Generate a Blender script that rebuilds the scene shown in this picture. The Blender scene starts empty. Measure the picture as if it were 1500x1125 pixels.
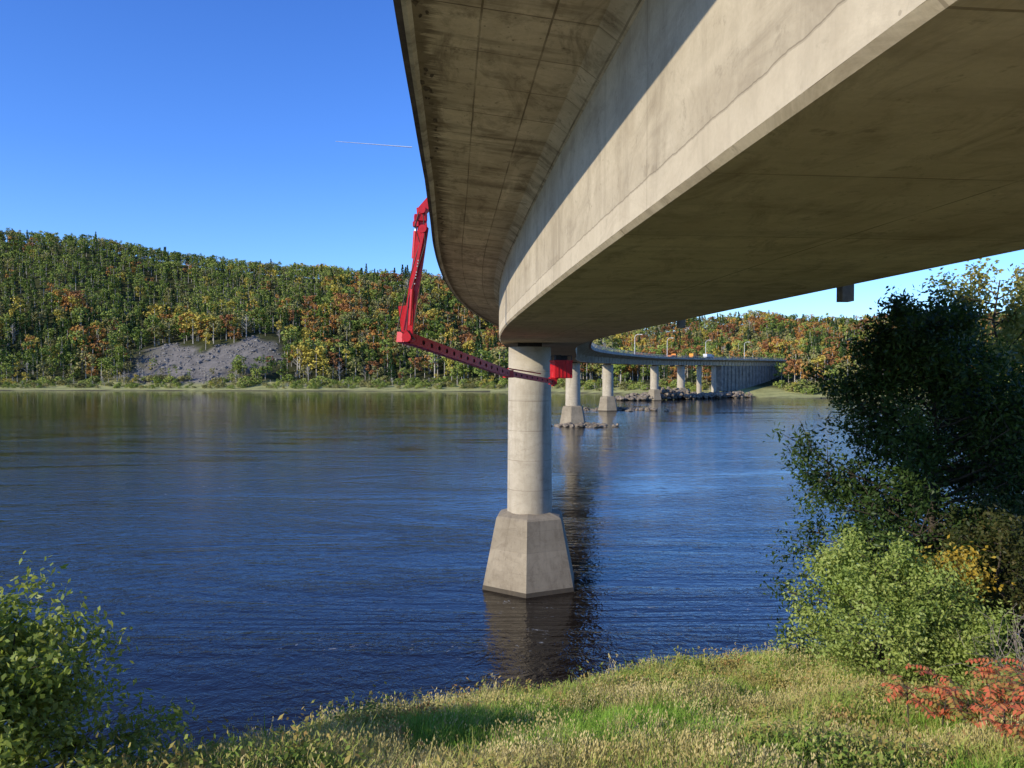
import bpy, math, random
import numpy as np
from mathutils import Vector, Matrix, noise
R=np.random.default_rng(7); random.seed(7)
scene=bpy.context.scene
CAMZ=14.0
# ------------------------------------------------------------------ helpers
def link(o,parent=None):
    scene.collection.objects.link(o)
    if parent: o.parent=parent
    return o
def empty(name):
    o=bpy.data.objects.new(name,None); o.empty_display_size=.5; return link(o)
def mesh_obj(name,V,F,mat=None,parent=None,uv=None,smooth=False,dolink=True):
    me=bpy.data.meshes.new(name); me.from_pydata([tuple(v) for v in V],[],F)
    if uv is not None:
        l=me.uv_layers.new(name='UVMap'); l.data.foreach_set('uv',np.array(uv,dtype=np.float32).ravel())
    if mat: me.materials.append(mat)
    if smooth: me.polygons.foreach_set('use_smooth',[True]*len(me.polygons))
    me.update(); o=bpy.data.objects.new(name,me)
    if dolink: link(o,parent)
    return o
def quads_mesh(name,V,mats,midx=None):
    n=len(V)//4; me=bpy.data.meshes.new(name)
    me.vertices.add(len(V)); me.vertices.foreach_set('co',np.asarray(V,dtype=np.float32).ravel())
    me.loops.add(4*n); me.loops.foreach_set('vertex_index',np.arange(4*n,dtype=np.int32))
    me.polygons.add(n); me.polygons.foreach_set('loop_start',np.arange(0,4*n,4,dtype=np.int32))
    me.polygons.foreach_set('loop_total',np.full(n,4,dtype=np.int32))
    for m in mats: me.materials.append(m)
    if midx is not None: me.polygons.foreach_set('material_index',np.asarray(midx,dtype=np.int32))
    me.update(calc_edges=True); return me
class Geo:
    def __init__(s): s.V=[];s.F=[]
    def add(s,V,F):
        b=len(s.V); s.V+= [tuple(v) for v in V]; s.F+=[tuple(i+b for i in f) for f in F]
    def beam(s,p0,p1,w,h,w1=None,h1=None,up=Vector((0,0,1))):
        p0=Vector(p0);p1=Vector(p1);d=(p1-p0).normalized()
        if abs(d.dot(up))>.98: up=Vector((0,1,0))
        a=d.cross(up).normalized(); u=a.cross(d).normalized()
        w1=w1 or w; h1=h1 or h; V=[]
        for p,ww,hh in((p0,w,h),(p1,w1,h1)):
            for i,j in((-1,-1),(1,-1),(1,1),(-1,1)): V.append(p+a*ww/2*i+u*hh/2*j)
        s.add(V,[(3,2,1,0),(4,5,6,7),(0,1,5,4),(1,2,6,5),(2,3,7,6),(3,0,4,7)])
    def box(s,c,sx,sy,sz,rot=0):
        V=[];cr,sr=math.cos(rot),math.sin(rot)
        for z in(-1,1):
            for x,y in((-1,-1),(1,-1),(1,1),(-1,1)):
                X=x*sx/2;Y=y*sy/2; V.append((c[0]+X*cr-Y*sr,c[1]+X*sr+Y*cr,c[2]+z*sz/2))
        s.add(V,[(3,2,1,0),(4,5,6,7),(0,1,5,4),(1,2,6,5),(2,3,7,6),(3,0,4,7)])
    def tube(s,p0,p1,r0,r1=None,n=8,cap=True):
        p0=Vector(p0);p1=Vector(p1);d=(p1-p0)
        if d.length<1e-6:return
        d.normalize(); up=Vector((0,0,1)) if abs(d.z)<.9 else Vector((1,0,0))
        a=d.cross(up).normalized();u=a.cross(d); r1=r0 if r1 is None else r1; V=[]
        for p,r in((p0,r0),(p1,r1)):
            for k in range(n):
                t=2*math.pi*k/n; V.append(p+a*math.cos(t)*r+u*math.sin(t)*r)
        F=[(k,(k+1)%n,n+(k+1)%n,n+k) for k in range(n)]
        if cap: F+= [tuple(range(n-1,-1,-1)),tuple(range(n,2*n))]
        s.add(V,F)
    def obj(s,name,mat,parent=None,smooth=False): return mesh_obj(name,s.V,s.F,mat,parent,smooth=smooth)

class NT:
    def __init__(s,name):
        s.m=bpy.data.materials.new(name); s.m.use_nodes=True; s.t=s.m.node_tree; s.t.nodes.clear()
        s.out=s.n('ShaderNodeOutputMaterial')
    def n(s,ty,**k):
        nd=s.t.nodes.new(ty)
        for a,b in k.items(): setattr(nd,a,b)
        return nd
    def l(s,a,b): s.t.links.new(a,b)
    def set(s,sock,v):
        if isinstance(v,bpy.types.NodeSocket): s.l(v,sock)
        else: sock.default_value=v
    def math(s,op,a,b=None,c=None,clamp=False):
        nd=s.n('ShaderNodeMath',operation=op); nd.use_clamp=clamp; s.set(nd.inputs[0],a)
        if b is not None: s.set(nd.inputs[1],b)
        if c is not None: s.set(nd.inputs[2],c)
        return nd.outputs[0]
    def noise(s,vec,scale,detail=4,rough=.55,dist=0):
        nd=s.n('ShaderNodeTexNoise'); s.l(vec,nd.inputs['Vector']); nd.inputs['Scale'].default_value=scale
        nd.inputs['Detail'].default_value=detail; nd.inputs['Roughness'].default_value=rough; nd.inputs['Distortion'].default_value=dist
        return nd.outputs['Fac']
    def ramp(s,fac,stops,interp='LINEAR'):
        nd=s.n('ShaderNodeValToRGB'); s.l(fac,nd.inputs[0]); r=nd.color_ramp; r.interpolation=interp
        while len(r.elements)<len(stops): r.elements.new(.5)
        for e,(p,c) in zip(r.elements,stops): e.position=p; e.color=(*c,1) if len(c)==3 else c
        return nd.outputs[0]
    def mix(s,fac,a,b,mode='MIX'):
        nd=s.n('ShaderNodeMix',data_type='RGBA',blend_type=mode); s.set(nd.inputs[0],fac)
        for sk,v in((nd.inputs[6],a),(nd.inputs[7],b)):
            if isinstance(v,tuple): sk.default_value=(*v,1) if len(v)==3 else v
            else: s.l(v,sk)
        return nd.outputs[2]
    def scale(s,vec,sc):
        nd=s.n('ShaderNodeMapping'); s.l(vec,nd.inputs[0]); nd.inputs['Scale'].default_value=sc; return nd.outputs[0]
    def pos(s): return s.n('ShaderNodeNewGeometry').outputs['Position']
    def mr(s,v,a,b,c=0,d=1):
        nd=s.n('ShaderNodeMapRange'); s.l(v,nd.inputs[0])
        for i,x in enumerate((a,b,c,d)): nd.inputs[i+1].default_value=x
        return nd.outputs[0]
    def princ(s,col,rough=.8,normal=None,spec=.3,metal=0):
        p=s.n('ShaderNodeBsdfPrincipled'); s.set(p.inputs['Base Color'],(*col,1) if isinstance(col,tuple) else col)
        s.set(p.inputs['Roughness'],rough); p.inputs['Specular IOR Level'].default_value=spec; p.inputs['Metallic'].default_value=metal
        if normal is not None: s.l(normal,p.inputs['Normal'])
        return p
    def bump(s,h,strength=.3,dist=.02):
        b=s.n('ShaderNodeBump'); s.l(h,b.inputs['Height']); b.inputs['Strength'].default_value=strength; b.inputs['Distance'].default_value=dist
        return b.outputs[0]
    def done(s,sh): s.l(sh,s.out.inputs[0]); return s.m

def concrete(name,c0,c1,su=2.4,sv=1.22,seam=.45,streak=.5,voff=0.,holes=True,dark=(.13,.10,.065),band=None,lw=.012,blotch=.0,edge=None):
    t=NT(name); uv=t.n('ShaderNodeUVMap').outputs[0]; pos=t.pos()
    med=t.noise(pos,1.7,4,.65,.6); big=t.noise(pos,.35,3,.6); fine=t.noise(pos,22,3,.7)
    f=t.math('ADD',t.math('MULTIPLY',big,.55),t.math('MULTIPLY',med,.45))
    col=t.mix(t.mr(f,.38,.62),c0,c1)
    col=t.mix(t.mr(fine,.3,.75,0,.28),col,tuple(x*.62 for x in c0))
    st=t.noise(t.scale(uv,(1.6,.22,1)),1.0,5,.7,.3)
    col=t.mix(t.mr(st,.50,.72,0,streak),col,dark)
    st2=t.noise(t.scale(uv,(.12,1.5,1)),1.0,3,.6,.5)
    col=t.mix(t.mr(st2,.55,.75,0,streak*.6),col,tuple(x*1.2 for x in c1))
    if blotch:
        bl=t.noise(t.scale(uv,(.45,.9,1)),1.3,6,.75,1.2)
        col=t.mix(t.mr(bl,.50,.66,0,blotch),col,dark)
        bl2=t.noise(t.scale(uv,(3.5,3.5,1)),1.0,4,.8,.4)
        col=t.mix(t.mr(bl2,.58,.68,0,blotch*.8),col,tuple(x*.7 for x in dark))
    sp=t.n('ShaderNodeSeparateXYZ'); t.l(uv,sp.inputs[0])
    if edge:   # water-stained outer edge of the slab: drips running in from v=0
        dr=t.noise(t.scale(uv,(5.5,.5,1)),1.0,4,.7,.2)
        reach=t.mr(dr,.35,.75,.05,edge)
        e_=t.mr(t.math('DIVIDE',sp.outputs[1],reach),.5,1.0,.72,0)
        col=t.mix(e_,col,tuple(x*.75 for x in dark))
    pu=t.math('FLOOR',t.math('DIVIDE',sp.outputs[0],su)); pv=t.math('FLOOR',t.math('DIVIDE',t.math('ADD',sp.outputs[1],voff),sv))
    cb=t.n('ShaderNodeCombineXYZ'); t.l(pu,cb.inputs[0]); t.l(pv,cb.inputs[1])
    wn=t.n('ShaderNodeTexWhiteNoise'); t.l(cb.outputs[0],wn.inputs[0])
    col=t.mix(t.mr(wn.outputs[0],0,1,0,.25),col,tuple(x*.6 for x in c0))
    def line(c,s,w,off=0):
        wob=t.math('MULTIPLY_ADD',med,.02,off)
        fr=t.math('FRACT',t.math('DIVIDE',t.math('ADD',c,wob),s))
        a=t.math('ABSOLUTE',t.math('SUBTRACT',fr,.5))
        return t.math('GREATER_THAN',a,.5-w/s)
    ln=t.math('MAXIMUM',line(sp.outputs[0],su,lw),line(sp.outputs[1],sv,lw,voff))
    lnf=t.math('MULTIPLY',ln,t.mr(t.noise(pos,.9,3),.3,.6,.25,1))
    col=t.mix(t.math('MULTIPLY',lnf,seam),col,tuple(x*.8 for x in dark))
    h=t.math('ADD',t.math('MULTIPLY',fine,.5),t.math('MULTIPLY',ln,-.8))
    if holes:
        vo=t.n('ShaderNodeTexVoronoi'); t.l(uv,vo.inputs['Vector']); vo.inputs['Scale'].default_value=5
        d=t.math('LESS_THAN',vo.outputs['Distance'],.075); m=t.math('MULTIPLY',d,t.math('GREATER_THAN',big,.52))
        col=t.mix(t.math('MULTIPLY',m,.6),col,tuple(x*.6 for x in dark))
    if band:
        v=sp.outputs[1]; w=t.math('MULTIPLY_ADD',t.noise(t.scale(uv,(.7,0,0)),2,4,.7),.12,-.06)
        b=t.math('LESS_THAN',t.math('ABSOLUTE',t.math('SUBTRACT',t.math('ADD',v,w),band)),.012)
        col=t.mix(t.math('MULTIPLY',b,.65),col,tuple(x*.8 for x in dark))
        lo=t.math('GREATER_THAN',t.math('ADD',v,w),band)
        col=t.mix(t.math('MULTIPLY',lo,.25),col,tuple(min(1,x*1.25) for x in c1))
    return t.done(t.princ(col,.88,t.bump(h,.35,.012),.2).outputs[0])

def plain(name,col,rough=.6,var=.35,scale=6,metal=0,spec=.4,bump=.15):
    t=NT(name); p=t.pos(); n=t.noise(p,scale,4,.65)
    c=t.mix(t.mr(n,.3,.7,0,1),tuple(x*(1-var) for x in col),tuple(min(1,x*(1+var*.5)) for x in col))
    return t.done(t.princ(c,rough,t.bump(n,bump,.02),spec,metal).outputs[0])

def leafmat(name,cols,trans=.35,rough=.55,clump=.8,inst=False):
    t=NT(name); g=t.n('ShaderNodeNewGeometry'); pos=g.outputs['Position']
    a=t.math('MULTIPLY',g.outputs['Random Per Island'],.45)
    b=t.math('MULTIPLY',t.mr(t.noise(pos,clump,2),.3,.7),.55)
    f=t.math('ADD',a,b)
    if inst:
        oi=t.n('ShaderNodeObjectInfo'); f=t.math('ADD',t.math('MULTIPLY',g.outputs['Random Per Island'],.38),t.math('MULTIPLY',oi.outputs['Random'],.62))
    n=len(cols); col=t.ramp(f,[(.1+.8*i/(n-1),c) for i,c in enumerate(cols)])
    if inst:
        d=t.n('ShaderNodeBsdfDiffuse'); t.l(col,d.inputs[0]); return t.done(d.outputs[0])
    p=t.princ(col,rough,None,.3); tr=t.n('ShaderNodeBsdfTranslucent')
    t.l(t.mix(1.0,col,(1.15,1.15,.6),'MULTIPLY'),tr.inputs[0])
    mx=t.n('ShaderNodeMixShader'); mx.inputs[0].default_value=trans
    t.l(p.outputs[0],mx.inputs[1]); t.l(tr.outputs[0],mx.inputs[2]); return t.done(mx.outputs[0])

def norm(a): return a/np.maximum(np.linalg.norm(a,axis=1,keepdims=True),1e-9)
def leaf_verts(C,L,W,rng,bias=(0,0,.5),jit=1.0):
    C=np.asarray(C,float); n=len(C); N=norm(rng.normal(size=(n,3))*jit+np.asarray(bias)); T=norm(np.cross(N,rng.normal(size=(n,3)))); B=np.cross(N,T)
    L=np.asarray(L)*np.ones(n)*rng.uniform(.7,1.25,n); W=np.asarray(W)*np.ones(n)*rng.uniform(.7,1.25,n)
    V=np.stack([C-T*L[:,None]/2,C+B*W[:,None]/2-T*L[:,None]*.08,C+T*L[:,None]/2,C-B*W[:,None]/2-T*L[:,None]*.08],1)
    return V.reshape(-1,3)

def scatter(name,pts,idx,scl,rot,protos,tilt=None):
    """one object that instances a collection of prototypes on points"""
    col=bpy.data.collections.new(name+'_parts')
    for i,o in enumerate(protos):
        o.name='part_%02d_%s'%(i,o.name); col.objects.link(o)
    me=bpy.data.meshes.new(name); me.from_pydata([tuple(p) for p in pts],[],[])
    a=me.attributes.new('idx','INT','POINT'); a.data.foreach_set('value',np.asarray(idx,dtype=np.int32))
    a=me.attributes.new('scl','FLOAT_VECTOR','POINT'); a.data.foreach_set('vector',np.asarray(scl,dtype=np.float32).ravel())
    a=me.attributes.new('rot','FLOAT_VECTOR','POINT'); a.data.foreach_set('vector',np.asarray(rot,dtype=np.float32).ravel())
    o=link(bpy.data.objects.new(name,me))
    ng=bpy.data.node_groups.new(name+'_gn','GeometryNodeTree')
    ng.interface.new_socket('Geometry',in_out='INPUT',socket_type='NodeSocketGeometry')
    ng.interface.new_socket('Geometry',in_out='OUTPUT',socket_type='NodeSocketGeometry')
    N=ng.nodes; gi=N.new('NodeGroupInput'); go=N.new('NodeGroupOutput'); ip=N.new('GeometryNodeInstanceOnPoints')
    ci=N.new('GeometryNodeCollectionInfo'); ci.inputs[0].default_value=col; ci.inputs['Separate Children'].default_value=True; ci.inputs['Reset Children'].default_value=True
    def na(nm,ty):
        q=N.new('GeometryNodeInputNamedAttribute'); q.data_type=ty; q.inputs[0].default_value=nm; return q.outputs[0]
    L=ng.links; L.new(gi.outputs[0],ip.inputs['Points']); L.new(ci.outputs[0],ip.inputs['Instance']); ip.inputs['Pick Instance'].default_value=True
    L.new(na('idx','INT'),ip.inputs['Instance Index']); L.new(na('rot','FLOAT_VECTOR'),ip.inputs['Rotation']); L.new(na('scl','FLOAT_VECTOR'),ip.inputs['Scale'])
    L.new(ip.outputs[0],go.inputs[0]); m=o.modifiers.new('scatter','NODES'); m.node_group=ng
    return o

# ------------------------------------------------------------------ terrain
CX=np.array([-400,-60,-30,-10,-6,-3.3,-2.8,-1.2,0,2.2,5,9,15,30,60,400.])
CY=np.array([-60,-30,-12,1,4.6,7.3,9.1,11.9,13.7,16.8,20,23.5,27,33,40,70.])
SX=np.array([-6000,-900,-330,-100,0,60,100,125,150,300,600,1500,6000.])
SY=np.array([520,500,493,480,465,425,388,366,360,340,330,310,300.])
HX=np.array([-6000,-1500,-700,-532,-426,-319,-213,-106,-71,0,60,95,177,248,319,419,532,1500,6000.])
HH=np.array([120,150,150,145,136,116,106,99,92,78,50,38,52,60,55,58,60,70,60.])
def near_h(X,Y):
    dc=np.interp(X,CX,CY); p=CAMZ-1.6-.3*np.clip(Y,0,None)
    q=CAMZ-1.6-.3*np.clip(dc,0,None)-.8*(Y-dc)
    k=.5; z=-np.log(np.exp(-np.clip(p,-60,60)/k)+np.exp(-np.clip(q,-60,60)/k))*k+.0
    z=z+.10*np.sin(X*1.3+.7*Y)*np.cos(Y*.9-.4*X)+.05*np.sin(2.9*X-1.7*Y)
    return np.clip(z,-2.5,None)
def bumpf(X,Y): return 7*np.sin(X*.021+1.1)*np.cos(Y*.017+X*.006)+4*np.sin(X*.05+Y*.03)
def far_h(X,Y):
    ys=np.interp(X,SX,SY); t=Y-ys; H=np.interp(X,HX,HH)
    L=np.maximum(800-ys-60,150); s=np.clip((t-50)/L,0,1)
    flat=np.clip((X-40)/120,0,1)   # right bank is flatter before its hill
    f=(1-flat)*(.75*s+.25*s*s*(3-2*s))+flat*(s**1.6)
    z=np.where(t<0,np.clip(t*.15,-2.5,0),np.where(t<35,t*.085,2.975+np.clip(t-35,0,25)*.1))
    z=z+(H-5)*f*(t>0)+bumpf(X,Y)*np.clip((t-60)/80,0,1)*np.clip(1.15-s,0.15,1)
    z=z-np.clip(Y-840,0,2000)*.02
    m=np.exp(-((X+225)/65)**4)*np.clip((t-30)/55,0,1)*np.clip((210-t)/110,0,1)
    return z+m*14
def ground_h(X,Y):
    X=np.asarray(X,float);Y=np.asarray(Y,float)
    return np.where(Y<150,near_h(X,np.minimum(Y,150)),far_h(X,Y))
gx=np.unique(np.round(np.concatenate([[-6000,-4000,-2500,-1600],np.arange(-1200,-300,12),np.arange(-300,-140,5),np.arange(-140,-14,6),np.arange(-14,22,.45),np.arange(22,120,6),np.arange(120,1200,14),[1600,2500,4000,6000]]),3))
gy=np.unique(np.round(np.concatenate([[-3000,-1200,-500,-250,-120],np.arange(-80,-2,5),np.arange(-2,46,.45),np.arange(46,290,22),np.arange(290,480,6),np.arange(480,610,3),np.arange(610,860,10),[900,980,1100,1300,1700,2400,3500,6000]]),3))
GX,GY=np.meshgrid(gx,gy); GZ=ground_h(GX,GY)
nx,ny=len(gx),len(gy); V=np.stack([GX.ravel(),GY.ravel(),GZ.ravel()],1)
ii=np.arange((ny-1)*(nx-1)); r=ii//(nx-1); c=ii%(nx-1); a=r*nx+c
F=np.stack([a,a+1,a+nx+1,a+nx],1)
me=bpy.data.meshes.new('ground'); me.vertices.add(len(V)); me.vertices.foreach_set('co',V.astype(np.float32).ravel())
me.loops.add(F.size); me.loops.foreach_set('vertex_index',F.astype(np.int32).ravel())
me.polygons.add(len(F)); me.polygons.foreach_set('loop_start',np.arange(0,F.size,4,dtype=np.int32)); me.polygons.foreach_set('loop_total',np.full(len(F),4,dtype=np.int32))
me.update(calc_edges=True); me.polygons.foreach_set('use_smooth',np.ones(len(F),bool))
def scree(X,Y):
    t=Y-np.interp(X,SX,SY); h=np.clip((t-30)/60,0,1)
    cx=-228+h*8+5*np.sin(t*.11); wd=36+h*22+5*np.sin(t*.3+X*.05)
    return np.exp(-(np.abs(X-cx)/wd)**6)*np.clip((t-30)/8,0,1)*np.clip((92-t+9*np.sin(X*.09)+4*np.sin(X*.31))/6,0,1)
colr=np.zeros((len(V),4),np.float32); colr[:,3]=1
t_=V[:,1]-np.interp(V[:,0],SX,SY)
base=np.array([.24,.24,.09]); bounce_ground=np.array([.54,.47,.33]); beach=np.array([.38,.37,.14]); forest=np.array([.05,.055,.02]); scr=np.array([.175,.16,.14]); mud=np.array([.09,.075,.05])
bounce_w=np.clip((3.5-V[:,1])/2,0,1)  # pale ground out of view, added to bounce light up to the soffit
for k in range(3):
    near=base[k]*(1-bounce_w)+bounce_ground[k]*bounce_w; near=np.where(V[:,2]<.3,mud[k],near)
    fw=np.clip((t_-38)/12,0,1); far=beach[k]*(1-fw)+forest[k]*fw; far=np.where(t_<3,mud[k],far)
    sc=scree(V[:,0],V[:,1]); far=far*(1-sc)+scr[k]*sc
    colr[:,k]=np.where(V[:,1]<150,near,far)
ca=me.color_attributes.new('albedo','FLOAT_COLOR','POINT'); ca.data.foreach_set('color',colr.ravel())
t=NT('ground_soil_grass'); at=t.n('ShaderNodeAttribute'); at.attribute_name='albedo'; p=t.pos()
n1=t.noise(p,.12,5,.7); n2=t.noise(p,2.5,4,.7); f=t.math('ADD',t.math('MULTIPLY',n1,.5),t.math('MULTIPLY',n2,.5))
col=t.mix(1.0,at.outputs[0],t.ramp(f,[(.3,(.3,.3,.3)),(.5,(1,1,1)),(.68,(1.8,1.7,1.6))]),'MULTIPLY')
me.materials.append(t.done(t.princ(col,.95,t.bump(f,.8,.6),.1).outputs[0]))
link(bpy.data.objects.new('ground',me))

# ------------------------------------------------------------------ water
t=NT('river_water'); p=t.pos(); spz=t.n('ShaderNodeSeparateXYZ'); t.l(p,spz.inputs[0])
w1=t.noise(t.scale(p,(.75,1.0,1)),1.25,3,.62,.9)
w2=t.noise(t.scale(p,(.9,1.1,1)),4.6,2,.6,.5)
w3=t.noise(t.scale(p,(.5,1.0,1)),.30,2,.6,1.0)
calm=t.mr(t.noise(t.scale(p,(.25,1.0,1)),.06,4,.7,2.0),.38,.60,.40,1.35)
shelter=t.mr(t.math('ADD',spz.outputs[1],t.math('MULTIPLY',spz.outputs[0],-.35)),70,400,1.0,.16)   # lee of the far hill
h=t.math('ADD',t.math('MULTIPLY',w1,.070),t.math('MULTIPLY',w2,.017)); h=t.math('ADD',h,t.math('MULTIPLY',w3,.03))
h=t.math('MULTIPLY',t.math('MULTIPLY',h,calm),shelter)
b=t.n('ShaderNodeBump'); t.l(h,b.inputs['Height']); b.inputs['Strength'].default_value=1; b.inputs['Distance'].default_value=1.0
foamn=t.noise(t.scale(p,(.6,1.0,1)),1.6,4,.8,1.0); zone=t.noise(t.scale(p,(.2,1,1)),.05,4,.65,1.8)
foam=t.math('MULTIPLY',t.mr(foamn,.62,.68),t.mr(zone,.52,.62))
col=t.mix(t.math('MULTIPLY',foam,.75),(.011,.0075,.0055),(.5,.52,.52))
pr=t.princ(col,t.mr(foam,0,1,.03,.6),b.outputs[0],.5); pr.inputs['IOR'].default_value=1.333
wm=t.done(pr.outputs[0])
mesh_obj('river_water',[(-6000,-300,0),(6000,-300,0),(6000,900,0),(-6000,900,0)],[(0,1,2,3)],wm)

# ------------------------------------------------------------------ bridge
PT=np.array([(7.3,-20),(6.55,-12),(5.7,-4),(4.95,3.5),(4.35,9),(3.72,16),(3.08,24),(2.5,32),(2.1,40),(1.95,47),(2.1,56),(2.7,66),(3.6,76),(5.7,100),(8.0,130),(10.8,160),(14.3,190),(21.5,222),(31.5,255),(46,300),(61,340),(80,370),(101,392),(117,405),(132,420),(150,445),(180,490),(225,550)],float)
seg=np.r_[0,np.cumsum(np.hypot(*np.diff(PT,axis=0).T))]; S=np.arange(0,seg[-1],.5)
PX=np.interp(S,seg,PT[:,0]);PY=np.interp(S,seg,PT[:,1])
def sm(a,k):
    K=np.ones(k)/k; e=np.pad(a,(k,k),mode='reflect',reflect_type='odd')
    return np.convolve(e,K,'same')[k:-k]
for _ in range(2): PX=sm(PX,17);PY=sm(PY,17)
far=np.clip((PY-110)/60,0,1); PXs=sm(sm(PX,81),81);PYs=sm(sm(PY,81),81); PX=PX*(1-far)+PXs*far; PY=PY*(1-far)+PYs*far
def station(k):
    k=int(max(1,min(len(S)-2,k))); T=np.array([PX[k+1]-PX[k-1],PY[k+1]-PY[k-1]]); T/=np.linalg.norm(T)
    return np.array([PX[k],PY[k]]),T,np.array([T[1],-T[0]])
def hw(y): return float(np.interp(y,[0,28,46,100],[2.98,2.95,2.74,2.74]))
def ov(y): return float(np.interp(y,[6,10,14,19,24,32,45],[1.0,.985,.955,.93,.935,.97,1.0]))
def kof(y): return int(np.argmin(np.abs(PY-y)))
kend=int(np.argmin(np.abs(PX-158)))
bridge=empty('concrete_bridge')
ZB=CAMZ
def ring(stations,prof,closed=True):
    V=[]
    for k in stations:
        P,T,Nn=station(k); w=hw(P[1]); O=ov(P[1])
        for s,z in prof:
            if abs(s)<2.5: ss=s
            elif abs(s)<=3: ss=math.copysign(abs(s)-3+w,s)
            else: ss=math.copysign(w+(abs(s)-3)*O,s)
            V.append((P[0]+Nn[0]*ss,P[1]+Nn[1]*ss,ZB+z))
    return V
def sweep(name,prof,mat,stations,v0=0,parent=bridge,caps=False,smooth=False):
    V=ring(stations,prof); n=len(prof); cum=np.r_[0,np.cumsum([math.dist(prof[i],prof[i+1]) for i in range(n-1)])]+v0
    F=[];uv=[]
    for i in range(len(stations)-1):
        u0,u1=S[stations[i]],S[stations[i+1]]
        for j in range(n-1):
            F.append((i*n+j,i*n+j+1,(i+1)*n+j+1,(i+1)*n+j)); uv+=[(u0,cum[j]),(u0,cum[j+1]),(u1,cum[j+1]),(u1,cum[j])]
    return mesh_obj(name,V,F,mat,parent,uv,smooth)
st=sorted(set(list(range(4,240,2))+list(range(240,kend,5))))
c_web=concrete('concrete_web',(.45,.375,.265),(.61,.525,.385),su=4.8,sv=9,seam=.5,streak=.55,dark=(.22,.175,.12),band=1.95,blotch=.4)
c_sof=concrete('concrete_soffit',(.62,.49,.30),(.80,.655,.43),su=3.0,sv=2.93,seam=.8,streak=.5,dark=(.25,.18,.10),holes=True,blotch=.5,lw=.013)
c_ovh=concrete('concrete_overhang',(.50,.40,.26),(.77,.645,.455),su=1.25,sv=.88,seam=.75,streak=.95,dark=(.14,.10,.055),lw=.014,blotch=.62,edge=.75)
sweep('left_web',[(-3.0,4.0),(-3.0,1.72)],c_web,st)
sweep('right_web',[(3.0,1.72),(3.0,4.0)],c_web,st)
sweep('soffit',[(-3.0,1.72),(-2.94,1.66),(2.94,1.66),(3.0,1.72)],c_sof,st)
sweep('left_overhang',[(-5.6,4.45),(-3.28,4.2),(-3.0,4.0)],c_ovh,st)
sweep('right_overhang',[(3.0,4.0),(3.28,4.2),(5.6,4.45)],c_ovh,st)
asph=plain('asphalt',(.05,.05,.05),.9,.3,8)
c_edge=concrete('concrete_kerb',(.34,.30,.23),(.62,.57,.47),su=3,sv=9,seam=.5,streak=.8,dark=(.06,.05,.04),blotch=.4)
sweep('deck_top',[(5.3,4.95),(-5.3,4.95)],asph,st)
sweep('left_kerb',[(-5.3,4.95),(-5.3,5.2),(-5.72,5.2),(-5.72,4.40),(-5.66,4.40),(-5.6,4.45)],c_edge,st)
sweep('right_kerb',[(5.6,4.45),(5.66,4.40),(5.72,4.40),(5.72,5.2),(5.3,5.2),(5.3,4.95)],c_edge,st)
rust=plain('weathered_fascia',(.09,.07,.055),.8,.7,3)
sweep('left_fascia_channel',[(-5.725,4.5),(-5.83,4.5),(-5.83,5.05),(-5.725,5.05)],rust,st)
g=Geo(); rr_=np.random.default_rng(3)
for c_ in range(70):
    k0=int(rr_.integers(kof(7),kof(75)))
    for _ in range(int(rr_.integers(2,6))):
        k=k0+int(rr_.integers(-1,2)); P,T,N_=station(k); w=hw(P[1]); lat=rr_.uniform(0.02,.20); s_=-(w+(2.6-lat)*ov(P[1])); q=P+N_*s_+T*rr_.uniform(-.2,.2)
        zz=ZB+4.45-lat*.107-.004; nn=7; ph=rr_.uniform(0,6); rl=rr_.uniform(.02,.09); V_=[]
        for i in range(nn):
            a=ph+6.283*i/nn; rad=rl*rr_.uniform(.4,1.2); d_=T*math.cos(a)*rad*1.6+N_*math.sin(a)*rad*.7; V_.append((q[0]+d_[0],q[1]+d_[1],zz-.002*_))
        g.add(V_,[tuple(range(nn))])
g.obj('edge_spalls',plain('spall_dark',(.13,.095,.06),.95,.7,8),bridge)
steel=plain('galvanised_steel',(.32,.33,.33),.5,.2,4,metal=.4)
g=Geo()
for k in range(4,kend-4,5):
    for sd in(-1,1):
        P,T,N_=station(k); w=hw(P[1]); q=P+N_*sd*(w+2.5*ov(P[1])); g.beam((*q,ZB+5.2),(*q,ZB+6.1),.09,.12)
g.obj('railing_posts',steel,bridge)
for sd in(-1,1):
    for z in(5.5,5.8,6.1):
        s0=5.5*sd; sweep('rail',[(s0-.04,z-.04),(s0+.04,z-.04),(s0+.04,z+.04),(s0-.04,z+.04),(s0-.04,z-.04)],steel,st)
g=Geo()
for k in range(kof(110),kend-4,6):
    P,T,N_=station(k); w=hw(P[1])
    for sd in(-1,1):
        a_=P+N_*sd*(w+.02); b_=P+N_*sd*(w+2.2)
        g.beam((*a_,ZB+3.6),(*b_,ZB+4.3),.25,.5,.25,.2)
        g.beam((*(P+N_*sd*(w+.12)),ZB+1.75),(*(P+N_*sd*(w+.12)),ZB+3.9),.22,.22)
g.obj('web_ribs',c_web,bridge)
g=Geo()
for y,s,zb in((15.9,3.22,1.40),(27.5,3.2,1.45)):
    P,T,N_=station(kof(y)); q=P+N_*s; g.box((q[0],q[1],ZB+(zb+4.1)/2),.24,.3,4.1-zb)
g.obj('drain_pipes',plain('drain_grey',(.22,.21,.19),.8),bridge)
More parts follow.
